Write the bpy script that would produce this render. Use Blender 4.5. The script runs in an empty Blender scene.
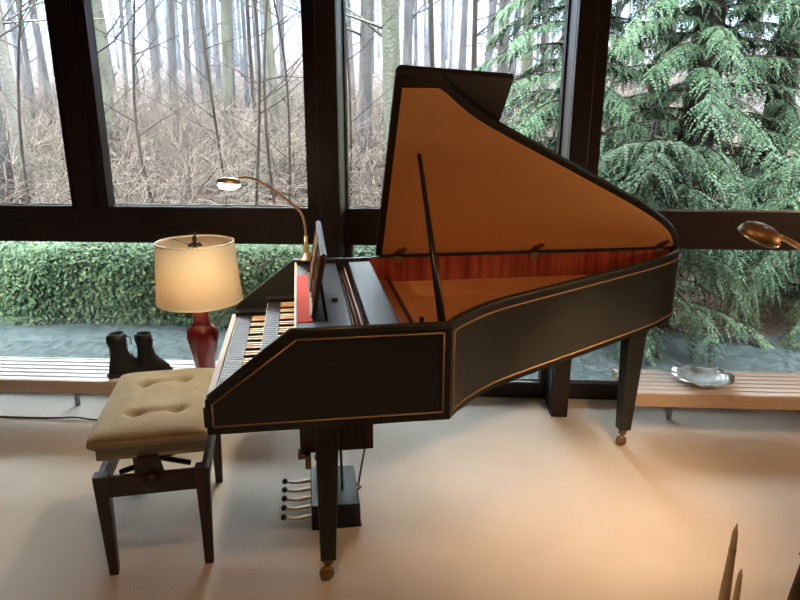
import bpy, math, random
from mathutils import Vector, Matrix
PI = math.pi
scn = bpy.context.scene
C = scn.collection
rng = random.Random(7)

# ------------------------------------------------------------------ materials
def mat(name, col, rough=.5, metal=0.0, spec=.5, noise=None, bump=None, trans=0.0, emit=None, coat=0.0, sheen=0.0):
    m = bpy.data.materials.new(name); m.use_nodes = True
    nt = m.node_tree; b = nt.nodes['Principled BSDF']
    b.inputs['Base Color'].default_value = (*col, 1); b.inputs['Roughness'].default_value = rough
    b.inputs['Metallic'].default_value = metal; b.inputs['Specular IOR Level'].default_value = spec
    b.inputs['Transmission Weight'].default_value = trans
    b.inputs['Coat Weight'].default_value = coat; b.inputs['Sheen Weight'].default_value = sheen
    if emit:
        b.inputs['Emission Color'].default_value = (*emit[0], 1); b.inputs['Emission Strength'].default_value = emit[1]
    tc = nt.nodes.new('ShaderNodeTexCoord')
    if noise:   # (scale xyz, colour2, detail, lo, hi)
        mp = nt.nodes.new('ShaderNodeMapping'); mp.inputs['Scale'].default_value = noise[0]
        nt.links.new(tc.outputs['Object'], mp.inputs['Vector'])
        n = nt.nodes.new('ShaderNodeTexNoise'); n.inputs['Scale'].default_value = 1; n.inputs['Detail'].default_value = noise[2]
        nt.links.new(mp.outputs['Vector'], n.inputs['Vector'])
        r = nt.nodes.new('ShaderNodeValToRGB')
        r.color_ramp.elements[0].position = noise[3]; r.color_ramp.elements[0].color = (*col, 1)
        r.color_ramp.elements[1].position = noise[4]; r.color_ramp.elements[1].color = (*noise[1], 1)
        nt.links.new(n.outputs['Fac'], r.inputs['Fac']); nt.links.new(r.outputs['Color'], b.inputs['Base Color'])
    if bump:    # (scale, strength, distance)
        n = nt.nodes.new('ShaderNodeTexNoise'); n.inputs['Scale'].default_value = bump[0]; n.inputs['Detail'].default_value = 4
        nt.links.new(tc.outputs['Object'], n.inputs['Vector'])
        bp = nt.nodes.new('ShaderNodeBump'); bp.inputs['Strength'].default_value = bump[1]; bp.inputs['Distance'].default_value = bump[2]
        nt.links.new(n.outputs['Fac'], bp.inputs['Height']); nt.links.new(bp.outputs['Normal'], b.inputs['Normal'])
    return m

M = {}
M['carpet'] = mat('carpet', (.55, .52, .475), .95, spec=.1, noise=((3, 3, 3), (.60, .57, .525), 5, .3, .7), bump=(260, .35, .004))
M['ceiling'] = mat('ceiling', (.30, .24, .18), .9)
M['wall'] = mat('wall', (.22, .16, .11), .9)
M['frame'] = mat('frame_bronze', (.016, .0095, .008), .42, spec=.35, noise=((2, 2, 9), (.024, .013, .010), 3, .3, .7))
M['groove'] = mat('frame_groove', (.004, .004, .005), .6)
M['alu'] = mat('channel_metal', (.30, .31, .32), .38, metal=.75)
M['case'] = mat('case_paint', (.013, .0155, .0135), .36, spec=.38, noise=((6, 6, 6), (.016, .019, .0165), 4, .3, .7), coat=.08)
M['pale_grey'] = mat('slip_reflection', (.33, .33, .34), .6)  # grey of the painted window reflection on the keyslip, shared with the desk board
M['sharpside'] = mat('sharp_side', (.03, .016, .01), .5)
M['lattice'] = mat('lattice_wood', (.16, .10, .065), .5, noise=((30, 30, 30), (.24, .17, .12), 3, .3, .7))
M['black'] = mat('black_paint', (.012, .011, .012), .32, spec=.45)
M['deck'] = mat('black_polish', (.010, .012, .015), .36, spec=.22)
M['gold'] = mat('gold_band', (.36, .23, .10), .45, metal=.35)
M['brass'] = mat('brass', (.70, .54, .32), .34, metal=.95)
M['brassdull'] = mat('dull_brass', (.30, .20, .10), .45, metal=.9)
M['silver'] = mat('silver', (.62, .64, .66), .25, metal=.9)
M['bone'] = mat('bone', (.72, .64, .50), .4)
M['sharp'] = mat('sharp_wood', (.62, .38, .19), .4, noise=((40, 6, 10), (.74, .50, .27), 3, .3, .7))
M['natural'] = mat('ebony_natural', (.016, .017, .020), .38, spec=.22)
M['felt'] = mat('red_felt', (.70, .018, .022), .9, sheen=.3)
M['lining'] = mat('lid_lining', (.70, .35, .125), .38, spec=.35, noise=((1.3, 5, 5), (.78, .42, .165), 4, .3, .75))
M['board'] = mat('soundboard', (.52, .235, .085), .42, spec=.35, noise=((2, 30, 4), (.60, .29, .11), 4, .3, .7))
M['plank'] = mat('plank_veneer', (.30, .105, .04), .4, noise=((20, 2, 4), (.38, .15, .06), 4, .3, .7))
M['mahog'] = mat('mahogany', (.17, .022, .014), .33, noise=((38, 1.2, 1.5), (.40, .088, .046), 3, .34, .68), coat=.2)
M['redwood'] = mat('red_wood', (.07, .018, .014), .45)
M['pin'] = mat('pin_metal', (.30, .22, .16), .4, metal=.8)
M['velvet'] = mat('velvet', (.27, .235, .15), .9, spec=.1, noise=((9, 9, 9), (.34, .30, .20), 4, .3, .7), bump=(60, .25, .006), sheen=.25)
M['darkwood'] = mat('dark_wood', (.020, .012, .010), .4, noise=((30, 30, 3), (.034, .018, .013), 3, .3, .7))
M['slat'] = mat('slat_wood', (.78, .77, .76), .28, spec=.9, noise=((2, 30, 30), (.85, .84, .84), 3, .3, .7))
M['slatfront'] = mat('bench_front', (.50, .37, .26), .6, noise=((3, 20, 20), (.56, .43, .32), 3, .3, .7))
M['vase'] = mat('oxblood_ceramic', (.17, .012, .014), .16, spec=.6, coat=.5)
M['boot'] = mat('boot_leather', (.008, .008, .009), .45, spec=.4, bump=(90, .3, .002))
M['lace'] = mat('boot_lace', (.03, .03, .03), .8)
M['cord'] = mat('cord', (.05, .035, .03), .6)
M['candle'] = mat('tan_wax', (.72, .58, .38), .5, noise=((30, 30, 6), (.78, .65, .45), 3, .3, .7))
M['darkcone'] = mat('dark_cone', (.055, .028, .014), .6, noise=((60, 60, 12), (.09, .048, .022), 3, .3, .7))
M['glassdish'] = mat('dish_silver', (.80, .85, .88), .22, metal=.85, bump=(55, .6, .01))
M['tablewood'] = mat('table_wood', (.10, .05, .03), .4)
M['pane_paint'] = M['wall']
# lampshade: translucent cloth
m = bpy.data.materials.new('lampshade_cloth'); m.use_nodes = True; nt = m.node_tree; nt.nodes.clear()
o = nt.nodes.new('ShaderNodeOutputMaterial'); mx = nt.nodes.new('ShaderNodeMixShader'); d = nt.nodes.new('ShaderNodeBsdfDiffuse'); t = nt.nodes.new('ShaderNodeBsdfTranslucent')
d.inputs['Color'].default_value = (.82, .74, .60, 1); t.inputs['Color'].default_value = (.90, .76, .55, 1); mx.inputs[0].default_value = .45
nt.links.new(d.outputs[0], mx.inputs[1]); nt.links.new(t.outputs[0], mx.inputs[2]); nt.links.new(mx.outputs[0], o.inputs[0]); M['shade'] = m
# window glass: thin, clear, fresnel reflection
m = bpy.data.materials.new('window_glass'); m.use_nodes = True; nt = m.node_tree; nt.nodes.clear()
o = nt.nodes.new('ShaderNodeOutputMaterial'); mx = nt.nodes.new('ShaderNodeMixShader'); fr = nt.nodes.new('ShaderNodeFresnel'); fr.inputs[0].default_value = 1.5
tr = nt.nodes.new('ShaderNodeBsdfTransparent'); tr.inputs[0].default_value = (.93, .965, .96, 1); gl = nt.nodes.new('ShaderNodeBsdfGlossy'); gl.inputs['Roughness'].default_value = .0
nt.links.new(fr.outputs[0], mx.inputs[0]); nt.links.new(tr.outputs[0], mx.inputs[1]); nt.links.new(gl.outputs[0], mx.inputs[2]); nt.links.new(mx.outputs[0], o.inputs[0]); M['glass'] = m
# bulbs
M['bulb'] = mat('bulb_glow', (1, .9, .7), .5, emit=((1, .78, .48), 60))
M['bulb2'] = mat('bulb_warm', (1, .9, .7), .5, emit=((1, .70, .38), 12))
# outside
def leafmat(name, c1, c2, c3, scale):
    m = mat(name, c1, .6, spec=.25)
    nt = m.node_tree; b = nt.nodes['Principled BSDF']
    g = nt.nodes.new('ShaderNodeNewGeometry'); r = nt.nodes.new('ShaderNodeValToRGB')
    r.color_ramp.elements[0].color = (*c1, 1); r.color_ramp.elements[1].color = (*c3, 1)
    e = r.color_ramp.elements.new(.55); e.color = (*c2, 1)
    n = nt.nodes.new('ShaderNodeTexNoise'); n.inputs['Scale'].default_value = scale
    tc = nt.nodes.new('ShaderNodeTexCoord'); nt.links.new(tc.outputs['Object'], n.inputs['Vector'])
    a = nt.nodes.new('ShaderNodeMath'); a.operation = 'MULTIPLY_ADD'; a.inputs[1].default_value = .6
    s = nt.nodes.new('ShaderNodeMath'); s.operation = 'MULTIPLY'; s.inputs[1].default_value = .55
    nt.links.new(n.outputs['Fac'], s.inputs[0]); nt.links.new(g.outputs['Random Per Island'], a.inputs[0]); nt.links.new(s.outputs[0], a.inputs[2])
    nt.links.new(a.outputs[0], r.inputs['Fac']); nt.links.new(r.outputs['Color'], b.inputs['Base Color'])
    return m
M['hedge'] = leafmat('hedge_leaf', (.010, .026, .016), (.055, .095, .055), (.15, .17, .085), 2.2)
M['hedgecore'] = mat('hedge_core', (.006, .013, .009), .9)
M['needle'] = leafmat('needle', (.014, .030, .022), (.062, .098, .066), (.17, .20, .125), 1.5)
M['litter'] = leafmat('litter', (.10, .058, .048), (.17, .115, .097), (.24, .20, .155), .7)
M['forest'] = mat('forest_floor', (.125, .078, .064), .95, spec=.1, noise=((.9, .9, .9), (.17, .145, .11), 8, .35, .65), bump=(4, .8, .2))
M['patio'] = mat('patio_with_reflection', (.030, .048, .042), .8, noise=((26, 14, 5), (.085, .105, .112), 10, .36, .64), bump=(30, .5, .02))  # bluish grey paints the bench's reflection in the glass onto the paving
M['bark'] = mat('bark_grey', (.040, .038, .037), .95, spec=.1, noise=((9, 9, 2), (.078, .074, .071), 6, .35, .65), bump=(30, .8, .03))
M['barkmoss'] = mat('bark_moss', (.060, .060, .048), .95, spec=.1, noise=((7, 7, 1.5), (.105, .105, .085), 6, .35, .65), bump=(25, .8, .03))
M['barkpale'] = mat('bark_pale', (.115, .105, .095), .95, spec=.1, noise=((7, 7, 1.5), (.16, .15, .135), 6, .35, .65), bump=(25, .8, .03))
M['barkdark'] = mat('bark_dark', (.018, .013, .011), .95, spec=.1, noise=((9, 9, 2), (.04, .031, .025), 6, .35, .65), bump=(25, .8, .03))
M['twig'] = mat('twig', (.095, .090, .072), .95, spec=.1, noise=((.7, .7, .7), (.17, .135, .118), 3, .35, .65))

for k_, f_ in (('hedge', (.55, .60, .52)), ('needle', (.42, .50, .42)), ('litter', (.26, .23, .23)), ('forest', (.17, .145, .15)), ('twig', (.50, .47, .47)), ('patio', (.34, .35, .36)), ('bark', (.62, .6, .62)), ('barkmoss', (.62, .62, .6)), ('barkpale', (.6, .6, .6)), ('barkdark', (.6, .6, .6))):
    for n_ in M[k_].node_tree.nodes:
        if n_.type == 'VALTORGB':
            for el in n_.color_ramp.elements: el.color = (*[a * b for a, b in zip(el.color[:3], f_)], 1)
        if n_.type == 'BSDF_PRINCIPLED': n_.inputs['Specular IOR Level'].default_value = .06
# ------------------------------------------------------------------ mesh builder
class MB:
    def __init__(s): s.v = []; s.f = []; s.m = []; s.sm = []
    def add(s, vs, fs, mi=0, smooth=False):
        n = len(s.v); s.v.extend([tuple(v) for v in vs])
        for f in fs: s.f.append(tuple(i + n for i in f)); s.m.append(mi); s.sm.append(smooth)
        return s
    def box(s, x0, x1, y0, y1, z0, z1, mi=0):
        vs = [(x, y, z) for z in (z0, z1) for y in (y0, y1) for x in (x0, x1)]
        return s.add(vs, [(0, 2, 3, 1), (4, 5, 7, 6), (0, 1, 5, 4), (2, 6, 7, 3), (0, 4, 6, 2), (1, 3, 7, 5)], mi)
    def taper(s, c0, z0, a0, b0, c1, z1, a1, b1, mi=0):
        vs = [(c0[0] + sx * a0 / 2, c0[1] + sy * b0 / 2, z0) for sx, sy in ((-1, -1), (1, -1), (1, 1), (-1, 1))] + \
             [(c1[0] + sx * a1 / 2, c1[1] + sy * b1 / 2, z1) for sx, sy in ((-1, -1), (1, -1), (1, 1), (-1, 1))]
        return s.add(vs, [(3, 2, 1, 0), (4, 5, 6, 7), (0, 1, 5, 4), (1, 2, 6, 5), (2, 3, 7, 6), (3, 0, 4, 7)], mi)
    def prism(s, poly, axis, a, b, mi=0):   # poly in the two other axes
        def P(p, t): return {'x': (t, p[0], p[1]), 'y': (p[0], t, p[1]), 'z': (p[0], p[1], t)}[axis]
        n = len(poly); vs = [P(p, a) for p in poly] + [P(p, b) for p in poly]
        fs = [tuple(range(n))[::-1], tuple(range(n, 2 * n))] + [(i, (i + 1) % n, n + (i + 1) % n, n + i) for i in range(n)]
        return s.add(vs, fs, mi)
    def tube(s, pts, rad, n=10, mi=0, cap=True, flat=1.0):
        pts = [Vector(p) for p in pts]; k = len(pts)
        if not hasattr(rad, '__len__'): rad = [rad] * k
        up = Vector((0, 0, 1)); prev = None; vs = []
        for i, p in enumerate(pts):
            d = (pts[min(i + 1, k - 1)] - pts[max(i - 1, 0)]).normalized()
            if prev is None: u = d.cross(up); u = u if u.length > .01 else d.cross(Vector((1, 0, 0)))
            else: u = prev - d * prev.dot(d)
            u.normalize(); w = d.cross(u); prev = u
            for j in range(n):
                a = 2 * PI * j / n; vs.append(p + (u * math.cos(a) + w * math.sin(a) * flat) * rad[i])
        fs = [(i * n + j, i * n + (j + 1) % n, (i + 1) * n + (j + 1) % n, (i + 1) * n + j) for i in range(k - 1) for j in range(n)]
        if cap: fs += [tuple(range(n))[::-1], tuple(range((k - 1) * n, k * n))]
        return s.add(vs, fs, mi, n > 5)
    def lathe(s, prof, c=(0, 0), n=32, mi=0, ax=None, cap=True):
        vs = []; k = len(prof)
        for r, z in prof:
            for j in range(n):
                a = 2 * PI * j / n; vs.append((c[0] + r * math.cos(a), c[1] + r * math.sin(a), z))
        fs = [(i * n + j, i * n + (j + 1) % n, (i + 1) * n + (j + 1) % n, (i + 1) * n + j) for i in range(k - 1) for j in range(n)]
        if cap:
            if prof[0][0] > 1e-5: fs.append(tuple(range(n))[::-1])
            if prof[-1][0] > 1e-5: fs.append(tuple(range((k - 1) * n, k * n)))
        if ax is not None: vs = [ax @ Vector(v) for v in vs]
        return s.add(vs, fs, mi, True)
    def ball(s, c, r, n=14, mi=0, sc=(1, 1, 1), rot=None):
        vs = []; k = n // 2
        for i in range(k + 1):
            th = PI * i / k
            for j in range(n):
                a = 2 * PI * j / n; v = Vector((math.sin(th) * math.cos(a) * sc[0], math.sin(th) * math.sin(a) * sc[1], math.cos(th) * sc[2])) * r
                if rot is not None: v = rot @ v
                vs.append(v + Vector(c))
        fs = [(i * n + j, (i + 1) * n + j, (i + 1) * n + (j + 1) % n, i * n + (j + 1) % n) for i in range(k) for j in range(n)]
        return s.add(vs, fs, mi, True)
    def build(s, name, mats, parent=None, bevel=0, kind=None, label=None, cat=None, group=None, loc=None, rotz=0):
        me = bpy.data.meshes.new(name)
        me.from_pydata(s.v, [], s.f)
        me.polygons.foreach_set('material_index', s.m); me.polygons.foreach_set('use_smooth', s.sm)
        me.update()
        for q in (mats if isinstance(mats, (list, tuple)) else [mats]): me.materials.append(M[q] if isinstance(q, str) else q)
        ob = bpy.data.objects.new(name, me); C.objects.link(ob)
        if parent: ob.parent = parent
        if loc: ob.location = loc
        ob.rotation_euler.z = rotz
        if bevel:
            bv = ob.modifiers.new('bevel', 'BEVEL'); bv.width = bevel; bv.segments = 2; bv.limit_method = 'ANGLE'; bv.angle_limit = math.radians(40)
        if kind: ob['kind'] = kind
        if label: ob['label'] = label
        if cat: ob['category'] = cat
        if group: ob['group'] = group
        return ob
def thing(name, label, cat, loc, rotz=0, group=None):
    o = bpy.data.objects.new(name, None); o.empty_display_size = .05; C.objects.link(o); o.location = loc; o.rotation_euler.z = rotz
    o['label'] = label; o['category'] = cat
    if group: o['group'] = group
    return o
def smooth_curve(pts, n):   # Catmull-Rom
    out = []; P = [Vector(p) for p in pts]; P = [P[0] * 2 - P[1]] + P + [P[-1] * 2 - P[-2]]
    for i in range(1, len(P) - 2):
        for k in range(n):
            t = k / n; a, b, c, d = P[i - 1:i + 3]
            out.append(.5 * ((2 * b) + (c - a) * t + (2 * a - 5 * b + 4 * c - d) * t * t + (3 * b - a - 3 * c + d) * t ** 3))
    out.append(P[-2]); return out

# ------------------------------------------------------------------ camera
yaw, p, roll, F = -.0501, .2792, -.002, 652.81
fw = Vector((math.sin(yaw) * math.cos(p), math.cos(yaw) * math.cos(p), -math.sin(p)))
r0 = Vector((math.cos(yaw), -math.sin(yaw), 0)); d0 = fw.cross(r0)
r2 = r0 * math.cos(roll) + d0 * math.sin(roll); dn = -r0 * math.sin(roll) + d0 * math.cos(roll)
cam = bpy.data.cameras.new('camera'); co = bpy.data.objects.new('camera', cam); C.objects.link(co)
mt = Matrix((r2, -dn, -fw)).transposed().to_4x4(); mt.translation = (0, 0, 1.6); co.matrix_world = mt
cam.sensor_width = 36; cam.lens = F / 800 * 36; cam.clip_start = .02; cam.clip_end = 300
scn.camera = co

# ------------------------------------------------------------------ room
XL, XR, YB, YW, ZC = -3.4, 3.2, -1.2, 3.62, 2.95
S = 'structure'
MB().box(XL - .1, XR + .1, YB - .1, YW + .06, -.12, 0).build('floor', 'carpet', kind=S)
MB().box(XL - .1, XR + .1, YB - .1, YW + 1.75, ZC, ZC + .12).build('ceiling', 'ceiling', kind=S)  # overhang beyond the windows added to cut light from the high sky
MB().box(XL - .1, XL, YB, YW + .05, 0, ZC).build('wall_left', 'wall', kind=S)
MB().box(XR, XR + .1, YB, YW + .05, 0, ZC).build('wall_right', 'wall', kind=S)
MB().box(XL - .1, XR + .1, YB - .1, YB, 0, ZC).build('wall_back', 'wall', kind=S)
YF = 3.54                                     # inner face of the window frames
RT, RB = 1.094, .899
ZT2 = 2.88
MB().box(XL, XR, YF, YW, RB, RT).build('trim_1', 'frame', kind=S, bevel=.003)                 # transom rail
MB().box(XL, XR, YF, YW + .02, 0, .075).build('trim_2', 'frame', kind=S, bevel=.003)          # bottom rail
MB().box(XL, XR, YF, YW, ZT2 - .02, ZC).build('trim_3', 'frame', kind=S)
def column(name, x0, x1, side):
    c = MB().box(x0, x1, 3.3, YW, 0, ZC).build(name, 'frame', kind=S, bevel=.003)
    xs = x0 if side < 0 else x1
    e = .003 * side
    g = MB().box(min(xs, xs + e), max(xs, xs + e), 3.335, 3.352, 0, ZC).build('groove', 'groove', c)
    b = MB().box(min(xs, xs + e), max(xs, xs + e), 3.306, 3.335, RT, ZC)
    b.box(min(xs, xs + e), max(xs, xs + e), 3.352, 3.56, RT, ZC).build('side_channel', 'alu', c)
column('trim_4', -.575, -.475, 1)
column('trim_5', .664, .752, -1)
MB().box(-1.958, -1.858, 3.50, YW, RT - .01, ZC).build('trim_6', 'frame', kind=S, bevel=.003)
def window(name, x0, x1, z0, z1, l, r, b=.03, t=.04):
    f = MB()
    y0, y1 = YF - .012, YW - .01
    f.box(x0, x0 + l, y0, y1, z0, z1); f.box(x1 - r, x1, y0, y1, z0, z1)
    f.box(x0 + l, x1 - r, YF + .006, y1, z0, z0 + b); f.box(x0 + l, x1 - r, YF + .006, y1, z1 - t, z1)
    o = f.build(name, 'frame', kind=S)
    MB().box(x0 + l, x1 - r, 3.598, 3.604, z0 + b, z1 - t).build('pane', 'glass', o)
    MB().box(x0 + l, x1 - r, 3.585, 3.590, z0 + b, z0 + b + .006).build('glazing_bead', 'alu', o)
window('window_1', XL, -1.958, RT, ZT2, .05, .042, b=.004)
window('window_2', -1.858, -.575, RT, ZT2, .066, .105, b=.004)
window('window_3', -.475, .664, RT, ZT2, .012, .012, b=.004)
window('window_4', .752, XR, RT, ZT2, .11, .05, b=.004)
window('window_5', XL, -.575, .075, RB, .05, .03, .02, .005)
window('window_6', -.475, .664, .075, RB, .03, .03, .02, .005)
window('window_7', .752, XR, .075, RB, .03, .05, .02, .005)

# ------------------------------------------------------------------ harpsichord
A = .2015; HX, HY = -.6813, 1.7836; W = 1.04; ZB, ZA, ZT = .644, .76, .965
def h2w(x, y, z): return Vector((HX + x * math.cos(A) - y * math.sin(A), HY + x * math.sin(A) + y * math.cos(A), z))
hp = thing('harpsichord', 'dark green and gold harpsichord with raised lid and two keyboards, standing before the windows', 'harpsichord', (HX, HY, 0), A)
bent = smooth_curve([(.762, 0, 0), (.80, .055, 0), (.862, .122, 0), (.965, .212, 0), (1.10, .298, 0), (1.30, .415, 0), (1.55, .563, 0), (1.80, .712, 0), (1.96, .82, 0), (2.06, .905, 0), (2.12, .985, 0), (2.14, 1.04, 0)], 6)
def offs(c, d):
    out = []
    for i, q in enumerate(c):
        t = (c[min(i + 1, len(c) - 1)] - c[max(i - 1, 0)]).normalized(); out.append(q + Vector((-t.y, t.x, 0)) * d)
    return out
def wallstrip(mb, c, d, z0, z1, mi=0):
    i_ = offs(c, d); n = len(c); vs = []
    for a, b in zip(c, i_): vs += [(a.x, a.y, z0), (b.x, b.y, z0), (b.x, b.y, z1), (a.x, a.y, z1)]
    fs = []
    for k in range(n - 1):
        for j in range(4): fs.append((k * 4 + j, k * 4 + (j + 1) % 4, k * 4 + 4 + (j + 1) % 4, k * 4 + 4 + j))
    fs += [(0, 1, 2, 3), (n * 4 - 1, n * 4 - 2, n * 4 - 3, n * 4 - 4)]
    s0 = len(mb.sm); mb.add(vs, fs, mi)
    for q in range(s0, len(mb.sm)): mb.sm[q] = False
    return mb
cheekpoly = [(0, ZB), (.762, ZB), (.762, ZT), (.266, ZT), (0, ZA)]
MB().prism(cheekpoly, 'y', 0, .024).build('cheek', 'case', hp, .002)
MB().prism([(0, ZB), (2.14, ZB), (2.14, ZT), (.266, ZT), (0, ZA)], 'y', W - .024, W).build('spine', 'case', hp, .002)
wallstrip(MB(), bent, .022, ZB, ZT).build('bentside', 'case', hp)
MB().prism([(0, .01)] + [(q.x, q.y) for q in bent] + [(0, W - .01)], 'z', ZB, ZB + .02).build('bottom_board', 'black', hp)
# cap moulding on the bentside and the cheek (rounded top lip)
MB().tube([(.012, .012, ZA + .003), (.268, .012, ZT)] + [(q.x, q.y, ZT) for q in offs(bent, .011)], .0125, 8).build('rim_moulding', 'case', hp)
# gold bands
def band(pts, w=.006, nrm=(0, -1, 0)): 
    m_ = MB(); 
    for a, b in zip(pts, pts[1:]): m_.tube([a, b], w / 2, 6)
    return m_
e = -.001
bp = [(.020, e, .746), (.020, e, .672), (.738, e, .672), (.738, e, .941), (.282, e, .941), (.020, e, .746)]
band(bp).build('gold_band', 'gold', hp)
ob_ = offs(bent, -.0015)[2:-2]
MB().tube([(q.x, q.y, .668) for q in ob_], .0035, 6).build('gold_band', 'gold', hp)
MB().tube([(q.x, q.y, .938) for q in ob_], .0035, 6).build('gold_band', 'gold', hp)
MB().tube([(ob_[0].x, ob_[0].y, .668), (ob_[0].x, ob_[0].y, .938)], .0035, 6).build('gold_band', 'gold', hp)
# keyboards
kb1 = MB().box(.0, .20, .024, W - .024, .664, .712).build('keyboard', 'black', hp)
MB().box(-.012, .010, .03, W - .03, .655, .722).build('key_slip', 'deck', kb1, .002)
MB().box(-.012, .008, .03, W - .03, .7225, .7255).build('slip_reflection', 'pale_grey', kb1)  # pale strip painting the window's reflection along the slip's top edge
kb2 = MB().box(.145, .275, .024, W - .024, .735, .765).build('keyboard', 'black', hp)
for kb, x0, xs, x1, zt in ((kb1, .016, .078, .145, .730), (kb2, .150, .203, .274, .787)):
    n = 36; ys, ye = .075, .965; w = (ye - ys) / n
    nm = MB().box(0, x1 - x0, 0, w - .0034, -.016, 0)
    no = nm.build('natural_key', 'natural', kb)
    # lighter key front
    nm2 = MB().box(-.002, 0, .001, w - .0025, -.016, -.002)
    sm_ = MB().prism([(0, -.004), (.005, .006), (x1 - xs, .006), (x1 - xs, -.004)], 'y', 0, .0135).prism([(.005, .006), (.007, .009), (x1 - xs, .009), (x1 - xs, .006)], 'y', .0008, .0127, 1)
    so = sm_.build('sharp_key', ['sharpside', 'sharp'], kb)
    for i in range(n):
        q = no if i == 0 else no.copy()
        if i: C.objects.link(q); q.parent = kb
        q.location = (x0, ys + i * w, zt)
    first = True
    for i in range(n - 1):
        if i % 7 in (0, 1, 3, 4, 5):
            q = so if first else so.copy()
            if not first: C.objects.link(q); q.parent = kb
            first = False; q.location = (xs, ys + (i + 1) * w - .0065, zt + .0005)
    MB().box(x0 - .002, x0, ys, ye, zt - .03, zt - .004).build('key_fronts', 'bone', kb)
    for y0, y1 in ((.024, ys - .002), (ye + .002, W - .024)):
        MB().box(x0 - .01, x1, y0, y1, zt - .03, zt + .016).build('key_block', 'black', kb, .002)
# nameboard and deck
MB().box(.275, .283, .024, W - .024, .765, .950).build('nameboard', 'black', hp)
MB().box(.2752, .2825, .024, W - .024, .950, .9535).build('nameboard_edge', 'bone', hp)
MB().box(.283, .335, .024, W - .024, .925, .945).box(.335, .385, .024, .155, .925, .945).box(.335, .385, .93, W - .024, .925, .945).box(.385, .457, .024, W - .024, .925, .945).build('wrest_deck', 'deck', hp)
MB().box(.286, .334, .155, .80, .945, .948).build('felt_strip', 'felt', hp)
MB().box(.335, .385, .155, .93, .84, .845).build('deck_well', 'groove', hp)
MB().box(.457, .62, .024, W - .024, .885, .893).build('pin_block', 'redwood', hp)
MB().box(.494, .499, .03, W - .03, .893, .925).build('felt_strip', 'plank', hp)
pm = MB()
for i in range(58):
    for j, xx in enumerate((.468, .482)):
        y = .06 + i * .0158 + j * .007; pm.tube([(xx, y, .893), (xx, y, .92)], .0022, 5)
pm.build('tuning_pins', 'pin', hp, kind='stuff')
MB().box(.512, .612, .028, W - .028, .925, .953).build('jack_rail', 'deck', hp, .003)
MB().tube([(.42, .40, .945), (.42, .40, .958)], .012, 12).build('stop_knob', 'black', hp)
# inside
inner = offs(bent, .022)
sb = [(.60, .024)] + [(q.x, q.y) for q in inner if q.y > .03 and q.y < W - .024] + [(2.10, W - .024), (.60, W - .024)]
MB().prism(sb, 'z', .845, .850).build('soundboard', 'board', hp)
MB().box(.60, .69, .026, W - .026, .850, .862).build('wrest_plank', 'plank', hp, .002)
MB().box(.605, 2.08, W - .030, W - .0245, .850, ZT - .004).build('spine_veneer', 'mahog', hp)
wallstrip(MB(), inner[3:-4], .004, .850, ZT - .004).build('bentside_veneer', 'mahog', hp)
MB().box(.69, .70, .026, W - .026, .850, .875).build('nut', 'redwood', hp)
br = [q for q in offs(bent, .12) if q.x > .80 and q.y < .93]
MB().tube([(q.x, q.y, .857) for q in br], .008, 6).build('bridge', 'plank', hp)
st = MB()
for i in range(44):
    y = .17 + i * .0185; xe = None
    for a, b in zip(br, br[1:]):
        if a.y <= y <= b.y: xe = a.x + (b.x - a.x) * (y - a.y) / (b.y - a.y + 1e-6)
    if xe and xe > .72: st.tube([(.695, y, .876), (xe, y, .868)], .0004, 3)
st.build('strings', 'brass', hp, kind='stuff')
MB().tube([(.73, .33, .851), (.725, .315, .875), (.722, .30, .895)], [.007, .007, .010], 8).build('latch_peg', 'black', hp)
# lid
LA = math.radians(50); ds, cs = math.sin(LA), math.cos(LA)
lid = bpy.data.objects.new('lid', None)
lm = Matrix(((1, 0, 0), (0, -cs, ds), (0, ds, cs))).to_4x4()     # columns: x, w (up the lid), n (outwards/back)
def LM(x, w, n): return (x, W + .004 - w * cs + n * ds, ZT + .003 + w * ds + n * cs)
def lprism(mb, poly, n0, n1, mi=0):
    k = len(poly); vs = [LM(a, b, n0) for a, b in poly] + [LM(a, b, n1) for a, b in poly]
    return mb.add(vs, [tuple(range(k))[::-1], tuple(range(k, 2 * k))] + [(i, (i + 1) % k, k + (i + 1) % k, k + i) for i in range(k)], mi)
LW = .99
lc = [(q.x, min(LW, (W - q.y))) for q in offs(bent, -.002) if W - q.y > 0.0 and q.x > .77]
outer = [(.645, 0), (.645, LW), (.765, LW)] + lc + [(2.143, .0)]
lidp = lprism(MB(), outer, 0, .022).build('lid', 'case', hp, .003)
li = [(q.x, W - q.y) for q in offs(bent, .026) if W - q.y > .012 and W - q.y < LW - .066]
lprism(MB(), [(.672, .006), (.672, LW - .058), (li[0][0] - .03, LW - .058)] + li + [(li[-1][0], .006)], -.003, 0).build('lid_lining', 'lining', lidp)
lprism(MB(), [(.650, .62), (1.055, .575), (1.072, LW - .032), (.664, LW), (.650, LW - .018)], .026, .052).build('lid_flap', 'black', lidp, .003)
MB().box(.66, 2.12, W - .012, W + .010, ZT - .002, ZT + .008).build('hinge_rail', 'black', hp)
for x in (.72, 1.375, 2.01):
    lprism(MB(), [(x, -.004), (x + .034, -.004), (x + .066, .050), (x + .052, .066), (x + .020, .046)], -.009, -.002).build('hinge_strap', 'brassdull', lidp)
    MB().box(x, x + .04, W - .034, W - .0305, ZT - .028, ZT + .004).build('hinge_plate', 'brass' if x == 1.40 else 'brassdull', lidp)
MB().tube([(.737, .035, ZT + .004), LM(.768, .632, -.012)], [.0125, .009], 8).build('lid_prop', 'black', hp)
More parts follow.
